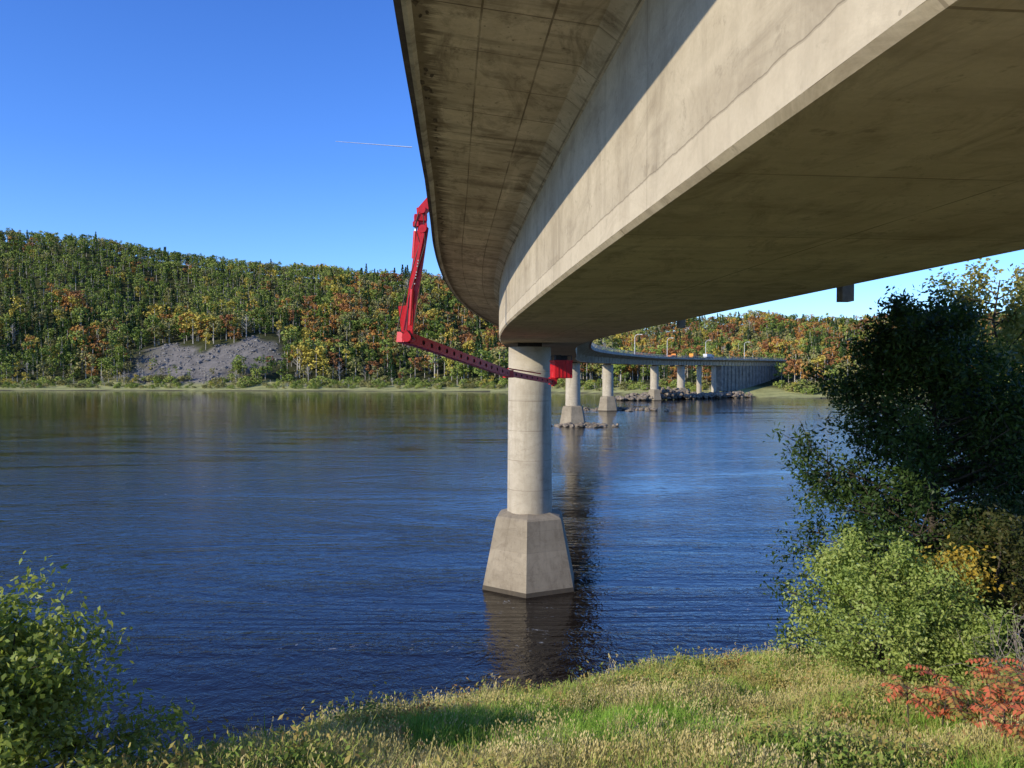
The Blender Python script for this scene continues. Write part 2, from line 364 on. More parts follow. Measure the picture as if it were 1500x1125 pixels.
# piers
c_pier=concrete('concrete_pier',(.44,.38,.285),(.57,.50,.385),su=40,sv=1.9,seam=.7,streak=.5,dark=(.24,.195,.135),lw=.02,blotch=.35)
c_cais=concrete('concrete_caisson',(.27,.225,.16),(.37,.315,.23),su=40,sv=1.3,seam=.25,streak=.5,dark=(.13,.10,.07),blotch=.4)
def lathe(name,cx,cy,prof,n,mat,parent,rot=0,smooth=True,sx=1,sy=1):
    V=[];F=[];uv=[]
    for r_,z in prof:
        for k in range(n):
            a=rot+2*math.pi*k/n; V.append((cx+r_*sx*math.cos(a),cy+r_*sy*math.sin(a),z))
    acc=0
    for i in range(len(prof)-1):
        dz=math.dist(prof[i],prof[i+1])
        for k in range(n):
            k2=(k+1)%n; F.append((i*n+k,i*n+k2,(i+1)*n+k2,(i+1)*n+k)); u=prof[0][0]*2*math.pi
            uv+=[(u*k/n,acc),(u*(k+1)/n,acc),(u*(k+1)/n,acc+dz),(u*k/n,acc+dz)]
        acc+=dz
    m=(len(prof)-1)*n; F.append(tuple(range(m,m+n))); uv+=[(0,0)]*n
    o=mesh_obj(name,V,F,mat,parent,uv)
    if smooth: 
        for pl in o.data.polygons: pl.use_smooth=(pl.loop_total==4)
    return o
dk=plain('bearing_dark',(.04,.035,.03),.8)
wet=concrete('concrete_caisson_wet',(.075,.062,.045),(.11,.09,.065),su=40,sv=5)
def pier(cx,cy,r,first=False,zb=-2,cais=True):
    p=empty('bridge_pier')
    ct=4.45 if first else 4.6
    R1=3.35 if first else 3.6; R2=2.38 if first else 2.7
    if cais:
        rt=math.radians(-90-5 if first else -90-12)
        lathe('caisson',cx,cy,[(R2+(R1-R2)*(ct+2.5)/ct,-2.5),(R2+(R1-R2)*(ct-.28)/ct,.28),(R2,ct),(R2-.12,ct+.12),(r+.12,ct+.34)],6,c_cais,p,rt,False)
        lathe('wet_band',cx,cy,[(R2+(R1-R2)*(ct+2.5)/ct+.012,-2.5),(R2+(R1-R2)*(ct-.26)/ct+.012,.26)],6,wet,p,rt,False)
    lathe('shaft',cx,cy,[(r+.06,ct-.1 if cais else zb),(r,CAMZ-2),(r-.03,CAMZ+1.40)],40,c_pier,p)
    g=Geo(); g.box((cx,cy,CAMZ+1.53),r*1.1,r*1.0,.26); g.obj('bearing',dk,p)
    return p
pier(1.15,50,1.40,True)
for y in (190,256,341,369):
    P,_,_=station(kof(y)); pier(P[0],P[1],1.8)
for x in(93,103):
    k=int(np.argmin(np.abs(PX-x))); P,_,_=station(k); pier(P[0],P[1],1.2,zb=-1,cais=False)
g=Geo()
for x in np.arange(107,158,2.6):
    k=int(np.argmin(np.abs(PX-x))); P,T,N_=station(k)
    for sd in(-1,1):
        q=P+N_*sd*2.95; g.box((q[0],q[1],9),.4,.4,13.1,math.atan2(T[1],T[0]))
    q=P; g.box((q[0],q[1],9.0),4.6,5.2,13.1,math.atan2(T[1],T[0]))
g.obj('far_abutment_wall',plain('abutment_grey',(.27,.25,.21),.9,.5,.5),bridge)
g=Geo(); g.box((6.9,-18.5,14.2),13,3,9.3,.09); g.obj('near_abutment',c_pier,bridge)

# ------------------------------------------------------------------ under-bridge inspection crane
crane=empty('under_bridge_inspection_crane')
t=NT('red_paint'); p=t.pos(); n=t.noise(p,9,4,.7); c=t.mix(t.mr(n,.35,.7,0,.6),(.56,.012,.018),(.30,.012,.015))
red=t.done(t.princ(c,.4,None,.4).outputs[0])
blk=plain('black_rubber',(.02,.02,.02),.6); shade_red=plain('dark_red_inner',(.05,.006,.008),.7); chrome=plain('cylinder_rod',(.5,.5,.5),.25,.1,metal=.9)
Y0=27.
A=Vector((-3.10,Y0,CAMZ+4.85));B=Vector((-3.66,Y0,CAMZ+1.25))
g=Geo()
g.beam((.2,Y0,CAMZ+6.3),(-2.8,Y0,CAMZ+6.05),.45,.45)
g.beam((-2.7,Y0,CAMZ+6.0),(-3.14,Y0,CAMZ+5.5),.38,.3)
g.beam((-3.18,Y0,CAMZ+5.62),(-3.1,Y0,CAMZ+4.8),.30,.2)
g.box((-3.20,Y0,CAMZ+5.25),.44,.42,.22,.2)
g.box((-3.34,Y0-.1,CAMZ+5.02),.2,.3,.16)
g.tube((-3.12,Y0-.3,CAMZ+5.5),(-3.12,Y0+.3,CAMZ+5.5),.13,n=12)
g.beam(A+Vector((.0,0,.1)),B,.36,.22,.34,.30)
g.beam(A+Vector((0.02,-.2,-.15)),B+Vector((.04,-.19,.9)),.12,.1)
g.box(B+Vector((0,0,-.12)),.36,.5,.40,.1)
g.beam(B+Vector((-.10,-.05,.95)),B+Vector((.02,0,-.1)),.42,.12)
g.tube(B+Vector((0,-.34,-.16)),B+Vector((0,.34,-.16)),.16,n=14)
g.tube(A+Vector((0,-.28,0)),A+Vector((0,.28,0)),.14,n=14)
g.obj('mast',red,crane)
g=Geo(); g.tube(A+Vector((-.27,-.05,-.05)),A+Vector((-.34,-.05,-1.0)),.07,n=12); g.tube(B+Vector((.12,-.3,.25)),B+Vector((.2,-.3,1.5)),.06,n=12)
g.obj('hydraulic_cylinders',red,crane)
g=Geo(); g.tube(A+Vector((-.2,-.05,.3)),A+Vector((-.27,-.05,-.05)),.04,n=10); g.tube(A+Vector((-.34,-.05,-1.0)),A+Vector((-.32,-.05,-1.5)),.035,n=10); g.obj('hydraulic_rods',chrome,crane)
g=Geo()
for d in(-.16,.16): 
    pts=[A+Vector((d*.4-.05,-.24,.6)),A+Vector((d-.1,-.26,.1)),A+Vector((d*.6,-.22,-.5)),B+Vector((d*.5,-.26,1.2)),B+Vector((d-.15,-.3,.1)),B+Vector((.3,-.25,-.25))]
    for a_,b_ in zip(pts,pts[1:]): g.tube(a_,b_,.018,n=6)
g.obj('hoses',blk,crane)
g=Geo(); D=(B-A).normalized()
for i in range(9):
    q=A.lerp(B,.30+.028*i); 
    if i%4!=3: g.beam(q+Vector((.02,-.262,0)),q+Vector((.02,-.262,0))+D*.04,.008,.04,up=Vector((1,0,0)))
g.obj('lettering',plain('lettering_white',(.4,.4,.4),.6,.1),crane)
def perf_beam(p0,p1,w0,h0,w1,h1,ncell,name):
    p0=Vector(p0);p1=Vector(p1);d=(p1-p0);L=d.length;d.normalize();a=d.cross(Vector((0,0,1))).normalized();u=a.cross(d)
    V=[];F=[]
    for (ax,bx,wh) in ((a,u,'h'),(-a,u,'h'),(u,a,'w'),(-u,a,'w')):
        for i in range(ncell):
            t0=i/ncell;t1=(i+1)/ncell
            def pt(ti,side):
                w=w0+(w1-w0)*ti;h=h0+(h1-h0)*ti
                off,ext=((w,h) if wh=='h' else (h,w))
                return p0+d*L*ti+ax*off/2+bx*ext/2*side
            tm=(t0+t1)/2; b=len(V)
            outer=[pt(t0,-1),pt(tm,-1),pt(t1,-1),pt(t1,0),pt(t1,1),pt(tm,1),pt(t0,1),pt(t0,0)]
            cc=pt(tm,0); w=w0+(w1-w0)*tm;h=h0+(h1-h0)*tm; rad=min(h if wh=='h' else w,L/ncell)*.26
            inner=[cc+d*math.cos(q)*rad*1.2+bx*math.sin(q)*rad for q in [math.radians(225+45*j) for j in range(8)]]
            V+=outer+inner
            for j in range(8): F.append((b+j,b+(j+1)%8,b+8+(j+1)%8,b+8+j))
    o=mesh_obj(name,V,F,red,crane); m=o.modifiers.new('s','SOLIDIFY'); m.thickness=.012; m.offset=-1
    g=Geo(); g.beam(p0+d*.1,p1-d*.1,w0*.7,h0*.7,w1*.7,h1*.7); g.obj(name+'_inner',shade_red,crane); return o  # dark core added so the holes show the hollow's shade as colour
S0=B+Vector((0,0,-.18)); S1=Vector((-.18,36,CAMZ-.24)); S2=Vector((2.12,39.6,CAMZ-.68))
perf_beam(S0,S1,.26,.38,.22,.32,15,'main_boom')
g=Geo()
g.beam(S0+Vector((-.22,-.18,.04)),S0.lerp(S1,.07),.34,.36,.30,.39); g.obj('boom_root',red,crane)
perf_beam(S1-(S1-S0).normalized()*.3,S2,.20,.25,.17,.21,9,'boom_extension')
g=Geo(); g.box(S1,.36,.36,.36,.7); g.box(S2+Vector((-.02,0,.05)),.34,.34,.36,.3)
g.tube(S2+Vector((0,0,-.22)),S2+Vector((0,0,.5)),.10,n=10); g.beam(S2+Vector((0,0,.1)),S2+Vector((.35,.0,.35)),.16,.2)
for sgn in(-1,1): g.tube(S1+Vector((0,.1*sgn,.25)),S2.lerp(S1,.3)+Vector((0,.1*sgn,.3)),.03)
g.obj('boom_joints',red,crane)
bc=S2+Vector((.42,.15,.72)); g=Geo(); ang=.25
g.box(bc+Vector((0,0,-.5)),.92,.85,.06,ang)
ca_,sa_=math.cos(ang),math.sin(ang)
def rb(x,y): return Vector((x*ca_-y*sa_,x*sa_+y*ca_,0))
for x,y,sx,sy in((-.45,0,.04,.85),(.45,0,.04,.85),(0,-.42,.86,.04),(0,.42,.86,.04)):
    q=bc+rb(x,y); g.box(q+Vector((0,0,-.08)),sx,sy,.82,ang)
for x,y,sx,sy in((-.45,0,.07,.92),(.45,0,.07,.92),(0,-.42,.99,.07),(0,.42,.99,.07)):
    q=bc+rb(x,y); g.box(q+Vector((0,0,.36)),sx,sy,.06,ang); 
for x in(-.3,-.1,.1,.3):
    q=bc+rb(x,-.45); g.box(q+Vector((0,0,-.08)),.03,.03,.8,ang)
g.obj('bucket',red,crane)
g=Geo(); g.box(bc+rb(-.22,-.1)+Vector((0,0,.52)),.3,.24,.3,ang); g.box(bc+rb(.15,.1)+Vector((0,0,.50)),.34,.3,.22,ang)
for x,y in((-.42,-.4),(.42,-.4),(.42,.4),(-.42,.4)): g.tube(bc+rb(x,y)+Vector((0,0,.38)),bc+rb(x,y)+Vector((0,0,.62)),.02)
for (x0,y0),(x1,y1) in(((-.42,-.4),(.42,-.4)),((.42,-.4),(.42,.4)),((-.42,.4),(-.42,-.4))): g.tube(bc+rb(x0,y0)+Vector((0,0,.62)),bc+rb(x1,y1)+Vector((0,0,.62)),.02)
g.obj('bucket_controls',blk,crane)

# ------------------------------------------------------------------ vehicles / lamps
glass=plain('dark_glass',(.02,.025,.03),.1,.1); tyre=plain('tyre',(.02,.02,.02),.9)
def truck(name,loc,ang,col,L=7.,box=True,col2=(.6,.6,.58)):
    p=empty(name); p.location=loc; p.rotation_euler=(0,0,ang); m1=plain('paint_'+name,col,.4,.1); m2=plain('body_'+name,col2,.5,.15)
    g=Geo(); g.box((L/2-.9,0,1.45),1.7,2.2,1.5); g.box((L/2-.3,0,.95),1.0,2.1,.7); g.obj('cab',m1,p)
    g=Geo(); g.box((L/2-.04,0,1.75),.04,1.9,.7); g.box((L/2-.9,1.11,1.75),1.1,.03,.6); g.box((L/2-.9,-1.11,1.75),1.1,.03,.6); g.obj('windows',glass,p)
    g=Geo(); g.box((-1.0,0,.8),L-2.2,1.0,.25); g.box((-.95,0,1.75 if box else 1.2),L-2.5,2.3,1.6 if box else .5); g.obj('body',m2,p)
    g=Geo()
    for x in(L/2-1.1,-L/2+1.2,-L/2+2.3):
        for y in(-1,1): g.tube((x,y*.8,.5),(x,y*1.1,.5),.5,n=16)
    g.obj('wheels',tyre,p)
DT=CAMZ+4.96
def on_deck(x,lat):
    k=int(np.argmin(np.abs(PX-x)+(PY<100)*1e4)); P,T,N_=station(k); q=P+N_*lat; return (q[0],q[1],DT),math.atan2(T[1],T[0])
l,a=on_deck(78,-2.2); truck('dump_truck',l,a,(.7,.22,.02),6.5,False,(.6,.2,.03))
l,a=on_deck(102,-2.2); truck('box_truck',l,a,(.65,.65,.62),7)
l,a=on_deck(92,-2.2); truck('utility_truck',l,a,(.75,.25,.02),5.5,True,(.75,.3,.03))
P,T,N_=station(kof(27)); q=P-N_*1.5; truck('inspection_truck',(q[0],q[1],DT),math.atan2(T[1],T[0]),(.7,.7,.68),9,False,(.5,.02,.02))
lampm=plain('lamp_grey',(.6,.6,.58),.5,.1)
for x in(57,78,103,132):
    (X,Y,Z),a=on_deck(x,-4.8); p=empty('street_lamp'); g=Geo(); g.tube((X,Y,Z),(X,Y,Z+8.5),.17,.12)
    pts=[(0,8.5),(.3,9.2),(.9,9.6),(1.8,9.75),(2.5,9.7)]; nx_,ny_=math.sin(a),-math.cos(a)
    for (u,z),(u1,z1) in zip(pts,pts[1:]): g.tube((X+nx_*u,Y+ny_*u,Z+z),(X+nx_*u1,Y+ny_*u1,Z+z1),.11,.10)
    g.box((X+nx_*2.8,Y+ny_*2.8,Z+9.66),1.0,.5,.24,a+math.pi/2); g.obj('pole',lampm,p)

# ------------------------------------------------------------------ rocks
rockm=plain('rock',(.24,.195,.145),.95,.6,.9,bump=.5)
rockg=plain('rock_grey',(.21,.195,.175),.95,.6,.9,bump=.5)
import bmesh
def rock_pile(specs,name='rock_pile',mat=None):
    bm=bmesh.new(); bmesh.ops.create_icosphere(bm,subdivisions=2,radius=1); bv=np.array([v.co[:] for v in bm.verts]); bf=[tuple(v.index for v in f.verts) for f in bm.faces]; bm.free()
    g=Geo()
    for (x,y,z,s) in specs:
        o=R.uniform(-50,50,3); sc=R.uniform(.6,1.3,3)*s; sc[2]*=.7
        d=np.array([1+.5*noise.noise(Vector(v*1.4+o)) for v in bv]); g.add(bv*d[:,None]*sc+np.array([x,y,z]),bf)
    return g.obj(name,mat or rockm)
rock_pile([(R.normal(17.5,3.2),R.normal(187,2.0),R.uniform(-.3,.4),R.uniform(.3,.95)) for _ in range(150)])
rock_pile([(R.normal(36,5),R.normal(259,3),R.uniform(-.4,.4),R.uniform(.3,1.1)) for _ in range(140)])
sp=[]
for _ in range(620):
    u=R.uniform(0,1); x=50+u*62+R.normal(0,3); y=340+u*42+R.normal(0,5)
    z=max(-.2,.8+4.6*math.exp(-((u-.30)/.16)**2)*math.exp(-(R.normal())**2)+u*2.0*R.uniform(0,1)); sp.append((x,y,z*R.uniform(.3,1),R.uniform(.5,1.5)))
rock_pile(sp)
sp=[]
for _ in range(1300):
    x=R.uniform(-290,-165); tt=R.uniform(32,108); y=tt+np.interp(x,SX,SY)
    if scree(x,y)<.5: continue
    sp.append((x,y,float(ground_h(x,y)),R.uniform(.3,1.0)+(R.uniform()<.06)*1.2))
rock_pile(sp,'scree_boulders',rockg)

# ------------------------------------------------------------------ distant forest
LM={'green':[(.09,.135,.03),(.14,.19,.04),(.21,.25,.06)],
 'lime':[(.17,.23,.05),(.25,.30,.07),(.33,.36,.09)],
 'yellow':[(.32,.28,.06),(.45,.37,.07),(.52,.41,.09)],
 'orange':[(.30,.15,.05),(.40,.19,.055),(.44,.25,.07)],
 'rust':[(.20,.09,.045),(.27,.12,.05),(.31,.16,.07)],
 'olive':[(.17,.17,.065),(.25,.24,.09),(.33,.29,.11)],
 'dark':[(.02,.042,.016),(.038,.065,.022),(.055,.085,.026)],
 'grey':[(.25,.21,.165),(.33,.285,.225),(.38,.31,.22)]}
LMm={k:leafmat('foliage_'+k,v,.25,.7,.25,True) for k,v in LM.items()}
bark=plain('bark_pale',(.45,.41,.35),.9,.4,1); barkd=plain('bark_dark',(.07,.055,.04),.9,.4,12)
def proto(kind,matn,seed):
    r=np.random.default_rng(seed); g=Geo()
    if kind=='conifer':
        n=260; z=r.uniform(.08,1,n)**.9; tier=.75+.25*np.abs(np.sin(z*22)); rad=(1-z)*.20*tier*np.sqrt(r.uniform(.3,1,n)); a=r.uniform(0,6.28,n)
        C=np.stack([rad*np.cos(a),rad*np.sin(a),z],1); Lf=.066;W=.040; g.tube((0,0,0),(0,0,.95),.012,.003,5)
        bias=np.stack([np.cos(a),np.sin(a),.5+0*a],1); jit=.5
    elif kind=='bare':
        n=90; C=r.normal(size=(n,3))*[.13,.13,.18]+[0,0,.65]; Lf=.035;W=.02; bias=(0,0,.4); jit=1
        g.tube((0,0,0),(0.01,0,.95),.018,.005,5)
        for i in range(22):
            z=r.uniform(.25,.85); a=r.uniform(0,6.28); l=.26*(1.1-z); g.tube((0,0,z),(l*math.cos(a),l*math.sin(a),z+l*1.1),.008,.003,3,False)
    elif kind=='shrub':
        C=[];bias=[]
        for i in range(13):
            a=r.uniform(0,6.28); q=r.uniform(0,.42); z=r.uniform(.15,.8)*(1-q*.7); m=24; U=norm(r.normal(size=(m,3))); C.append(U*r.uniform(.12,.2)*r.uniform(.75,1.1,(m,1))+[q*math.cos(a),q*math.sin(a),z]); bias.append(U)
        C=np.concatenate(C); bias=np.concatenate(bias); jit=.45; Lf=.12; W=.08; g.tube((0,0,0),(0,0,.6),.02,.006,4)
    else:
        narrow=kind=='poplar'; nb=10 if narrow else 15; C=[];bias=[]
        for i in range(nb):
            z=r.uniform(.28,.92); rr=(.10 if narrow else .27)*math.sqrt(max(.1,1-((z-.58)/.42)**2)); a=r.uniform(0,6.28); q=r.uniform(.35,1)*rr
            m=24; s=r.uniform(.06,.105)*(0.75 if narrow else 1.0); U=norm(r.normal(size=(m,3))); D=U*s*r.uniform(.75,1.1,(m,1)); C.append(D+[q*math.cos(a),q*math.sin(a),z]); bias.append(U)
        C=np.concatenate(C); bias=np.concatenate(bias); jit=.38; Lf=.068 if not narrow else .052; W=.052 if not narrow else .038
        g.tube((0,0,0),(0,0,.8),.016,.006,5)
    Lv=leaf_verts(C,Lf,W,r,bias,jit); tv=[];
    for f in g.F:
        if len(f)==4: tv+=[g.V[i] for i in f]
    V=np.concatenate([Lv,np.array(tv)]); mi=[0]*(len(Lv)//4)+[1]*(len(tv)//4)
    return bpy.data.objects.new(kind+'_'+matn,quads_mesh(kind+'_'+matn,V,[LMm[matn],bark],mi))
kinds=[('round','green'),('round','olive'),('round','yellow'),('round','orange'),('round','rust'),('poplar','lime'),('poplar','green'),('conifer','dark'),('bare','grey'),('round','lime'),('round','green'),('poplar','yellow'),('shrub','lime'),('shrub','olive')]
protos=[proto(k,m,100+i) for i,(k,m) in enumerate(kinds)]
#            0gr 1ol 2ye 3or 4ru 5pl 6pg 7co 8ba 9li 10g 11py
MIXT={'top':[.10,.07,.02,.01,.00,.42,.20,.02,.00,.12,.04,.00],
 'mid':[.18,.17,.09,.04,.02,.07,.06,.17,.02,.11,.10,.03],
 'low':[.09,.18,.12,.01,.01,.08,.05,.12,.24,.10,.03,.03],
 'warm':[.10,.16,.09,.18,.12,.05,.04,.12,.03,.08,.06,.02],
 'right':[.12,.15,.06,.20,.14,.05,.03,.16,.02,.05,.07,.0]}
pts=[];idx=[];scl=[];rot=[]
def putp(x,y,i,h,w=1):
    z=float(ground_h(x,y)); pts.append((x,y,z-.2)); idx.append(i); scl.append((h*w,h*w,h)); rot.append((0,0,R.uniform(0,6.28)))
for x in np.arange(-800,820,8.3):
    for y in np.arange(340,850,8.6):
        X=x+R.uniform(-4.1,4.1);Y=y+R.uniform(-4.3,4.3); tt=Y-np.interp(X,SX,SY)
        if tt<44+R.uniform(-8,8): continue
        if abs(X)/Y>.78: continue
        if scree(X,Y)>.35 and R.uniform()<.95: continue
        if X>85 and X<170 and abs(Y-np.interp(X,PX,PY))<14: continue
        if 95<X<150 and Y<np.interp(X,PX,PY) : continue
        nz=noise.noise(Vector((X*.012,Y*.016,0))); nz2=noise.noise(Vector((X*.03,Y*.03,5)))
        z=(Y-500)/300+nz*.25
        if X>70: m='right'
        elif X>-190+nz*160 and z>.15: m='warm'
        elif z>.48: m='top'
        elif z>.17: m='mid' if nz2<.3 else 'warm'
        else: m='low'
        w=np.array(MIXT[m]); 
        if nz2>.12: w=w*np.array([1,1,2.4,1.6,1,1,1,.2,1,2.4,1,1])
        if nz2<-.12: w=w*np.array([1.5,1,.4,.6,.6,.5,1,4.0,1,.4,1.5,.5])
        i=int(R.choice(12,p=w/w.sum())); h=R.uniform(11,21)*(1+.25*nz2)
        if m=='top': h=R.uniform(12,16)
        if m=='low': h=R.uniform(12,25)
        if kinds[i][0]=='conifer': h*=1.15
        if tt<52: h*=R.uniform(.45,.9)
        if X>70: h*=.75
        if scree(X,Y)>.35: h*=.35
        if tt<75 and -300<X<-150 and scree(X,Y+20)>.3: h*=.5
        putp(X,Y,i,h,(1.25 if kinds[i][0]=='round' else 1.2)*R.uniform(.85,1.2))
for _ in range(1500):
    X=R.uniform(-420,330); tt=R.uniform(13,44); Y=tt+np.interp(X,SX,SY)
    if noise.noise(Vector((X*.035,0,9)))<-.1 and R.uniform()<.6: continue
    if 80<X<140 and Y<np.interp(X,PX,PY)+10: continue
    if scree(X,Y+8)>.3 and R.uniform()<.55: continue
    hh=R.uniform(1.5,5.5)*(.35+tt/40)
    putp(X,Y,int(R.choice([12,13,0,2,8],p=[.40,.33,.1,.06,.11])),hh,1.5)
# birches and small trees standing in front of the bare slope, plus a few big bank trees
for _ in range(42):
    X=R.uniform(-275,-172); Y=R.uniform(34,58)+np.interp(X,SX,SY)
    putp(X,Y,int(R.choice([8,5,11,1,9],p=[.35,.2,.15,.15,.15])),R.uniform(6,13)*(.7 if -255<X<-200 else 1),1.2)
for X,Y,h in((-20,505,26),(-32,512,20),(-185,528,19),(-170,530,18),(-160,533,15),(-272,530,15)): putp(X,Y,int(R.choice([0,1,10])),h,1.3)
scatter('distant_forest',pts,idx,scl,rot,protos)
print('forest',len(pts))

# ------------------------------------------------------------------ near grass
def grass_proto(seed,h,n,mat,spread,w=.007,seed_head=False):
    r=np.random.default_rng(seed); V=[]
    for i in range(n):
        a=r.uniform(0,6.28); b=r.normal(0,spread,2); hh=h*r.uniform(.5,1.15); lean=r.uniform(.2,.8)*hh; wd=w*r.uniform(.6,1.3)
        dx,dy=math.cos(a),math.sin(a); px,py=-dy,dx; prev=None
        for k in range(3):
            f=k/2; x=b[0]+dx*lean*f*f; y=b[1]+dy*lean*f*f; z=hh*(f-.18*f*f*lean/hh*2); ww=wd*(1-f*.85)
            cur=((x-px*ww,y-py*ww,z),(x+px*ww,y+py*ww,z))
            if prev: V+=[prev[0],prev[1],cur[1],cur[0]]
            prev=cur
        if seed_head:
            for q in range(3):
                e=r.normal(0,.01,3)+np.array([x,y,z-.02*q]); V+=[tuple(e+[0,0,.016]),tuple(e+[.006,0,0]),tuple(e-[0,0,.016]),tuple(e-[.006,0,0])]
    return bpy.data.objects.new('tuft',quads_mesh('tuft',np.array(V),[mat]))
def weed_proto(seed,mat,h=.28,n=60):
    r=np.random.default_rng(seed); C=r.normal(size=(n,3))*[.09,.09,.08]+[0,0,h*.6]; return bpy.data.objects.new('weed',quads_mesh('weed',leaf_verts(C,.055,.026,r,(0,0,.7)),[mat]))
def grassmat(name,cols,sc=.5):
    t=NT(name); g_=t.n('ShaderNodeNewGeometry'); pos=g_.outputs['Position']
    f=t.math('ADD',t.math('MULTIPLY',t.mr(t.noise(pos,sc,3,.65),.32,.68),.6),t.math('MULTIPLY',g_.outputs['Random Per Island'],.4))
    n=len(cols); col=t.ramp(f,[(.08+.84*i/(n-1),c) for i,c in enumerate(cols)])
    p=t.n('ShaderNodeBsdfDiffuse'); t.l(col,p.inputs[0]); tr=t.n('ShaderNodeBsdfTranslucent'); t.l(col,tr.inputs[0]); mx=t.n('ShaderNodeMixShader'); mx.inputs[0].default_value=.3
    t.l(p.outputs[0],mx.inputs[1]); t.l(tr.outputs[0],mx.inputs[2]); return t.done(mx.outputs[0])
gm1=grassmat('grass_mixed',[(.18,.31,.045),(.28,.40,.07),(.46,.49,.13),(.64,.55,.24)],.55)
gm2=grassmat('grass_dry',[(.46,.39,.14),(.62,.52,.23),(.72,.62,.34)],.8)
gm3=grassmat('grass_green',[(.15,.30,.04),(.23,.40,.06),(.34,.48,.10)],.8)
gm4=grassmat('weed_leaves',[(.15,.25,.05),(.26,.33,.08),(.42,.33,.11),(.46,.24,.12)],.9)
gp=[grass_proto(1,.20,36,gm1,.09,.0065),grass_proto(2,.24,34,gm1,.10,.0065),grass_proto(3,.26,28,gm2,.10,.005,True),grass_proto(4,.17,40,gm3,.09,.0065),grass_proto(5,.42,8,gm2,.07,.0035,True),weed_proto(6,gm4)]
pts=[];idx=[];scl=[];rot=[]
n=0
while n<12000:
    Y=R.uniform(4.5,29) if R.uniform()<.6 else R.uniform(4.5,14); X=R.uniform(-.72,.72)*Y
    dc=np.interp(X,CX,CY)
    if Y>dc+1.2: continue
    edge=dc-Y
    nz=noise.noise(Vector((X*.42,Y*.5,3))); nb=noise.noise(Vector((X*.8,Y*.8,13))); u=R.uniform()
    patch=math.exp(-((X-1.0-.25*(Y-9))/2.2)**2-((Y-8.9)/1.9)**2)+.5*nz+.3*nb
    if patch>.36: i=3 if u<.78 else (0 if u<.95 else 2)
    elif nb>.25: i=5 if u<.4 else (1 if u<.8 else 2)
    elif nz>.12 and edge>1.0: i=3 if u<.5 else 0
    elif nz<-.15: i=2 if u<.5 else 1
    else: i=0 if u<.50 else (1 if u<.82 else (2 if u<.93 else 5))
    if edge<1.1 and u<.07: i=4
    s=R.uniform(.75,1.3)*(1.25 if Y>16 else 1)
    pts.append((X,Y,float(near_h(X,Y))-.03)); idx.append(i); scl.append((s,s,s*R.uniform(.8,1.15))); rot.append((R.normal(0,.15)-.1,R.normal(0,.15)+.15,R.uniform(0,6.28))); n+=1
scatter('grass',pts,idx,scl,rot,gp)

# ------------------------------------------------------------------ near trees and shrubs
def tree(name,base,H,prof,mat,barkm,seed,nl=34,trunk_r=.14,nsub=6,leaves=26,lsize=(.11,.055),sig=.17,stems=1,lean=(0,0),tmin=.12,up=.55,bias=(0,0,.4),outw=.0):
    r=np.random.default_rng(seed); g=Geo(); tips=[]; base=Vector(base); pt_=[p for p,_ in prof]; pr_=[q for _,q in prof]
    for sidx in range(stems):
        off=Vector((r.normal(0,.12),r.normal(0,.12),0)) if stems>1 else Vector((0,0,0)); a0=r.uniform(0,6.28); sp_=(.22*H if stems>1 else 0)
        tr=[];K=9
        for k in range(K+1):
            f=k/K; tr.append(base+off+Vector((lean[0]*f*f+math.cos(a0)*sp_*f*.6+r.normal(0,.03*H*.3),lean[1]*f*f+math.sin(a0)*sp_*f*.6+r.normal(0,.03*H*.3),H*.97*f*(1 if stems==1 else r.uniform(.94,1)))))
        for k in range(K): g.tube(tr[k],tr[k+1],trunk_r*(1-k/K*.88),trunk_r*(1-(k+1)/K*.88),7,False)
        for i in range(nl//stems):
            f=tmin+(0.97-tmin)*((i+r.uniform(0,1))/(nl//stems)); kk=min(K-1,int(f*K)); st_=tr[kk].lerp(tr[kk+1],f*K-kk)
            a=i*2.4+r.uniform(-.5,.5); Lr=np.interp(f,pt_,pr_)*r.uniform(.6,1.1); rise=up*r.uniform(.3,1.2)
            d=Vector((math.cos(a),math.sin(a),rise)).normalized(); p_=st_.copy(); rr=trunk_r*.42*(1-f*.6); prev=p_; M=5
            for m in range(M):
                d=(d+Vector(r.normal(0,.16,3))+Vector((0,0,.03))).normalized(); q=prev+d*(Lr/M); g.tube(prev,q,rr*(1-m/M*.85),rr*(1-(m+1)/M*.85),5,False)
                if m>=1:
                    for _ in range(max(1,nsub//3)):
                        sd=(d+Vector(r.normal(0,.75,3))).normalized(); ln=Lr*r.uniform(.14,.34); e=q+sd*ln; g.tube(q,e,rr*.3,rr*.08+.002,3,False)
                        tips.append(q.lerp(e,.55)); tips.append(e)
                prev=q
            tips.append(prev)
    parent=empty(name); g.obj('trunk_and_branches',barkm,parent,True)
    T=np.array([t[:] for t in tips]); keep=r.uniform(size=len(T))<.87; T=T[keep]
    cnt=r.integers(int(leaves*.3),int(leaves*1.7),len(T)); C=np.repeat(T,cnt,axis=0); D=r.normal(size=C.shape); C=C+D*sig*np.repeat(r.uniform(.6,1.2,len(T)),cnt)[:,None]
    bb=np.asarray(bias)+outw*norm(D)
    o=bpy.data.objects.new('foliage',quads_mesh('foliage',leaf_verts(C,lsize[0],lsize[1],r,bb),[mat])); link(o,parent); print(name,len(C)); return parent
def gz(x,y): return float(near_h(x,y))
ash=leafmat('leaf_dark_green',[(.022,.045,.012),(.045,.085,.018),(.085,.13,.03)],.35,.45,1.2)
ashl=leafmat('leaf_light',[(.20,.23,.05),(.34,.33,.09),(.50,.41,.12)],.45,.5,.8)
bushm=leafmat('leaf_bush',[(.20,.28,.06),(.32,.40,.10),(.46,.51,.16)],.4,.45,1.6)
shad=leafmat('leaf_understory',[(.03,.05,.012),(.06,.07,.02),(.12,.10,.03)],.35,.5,1.5)
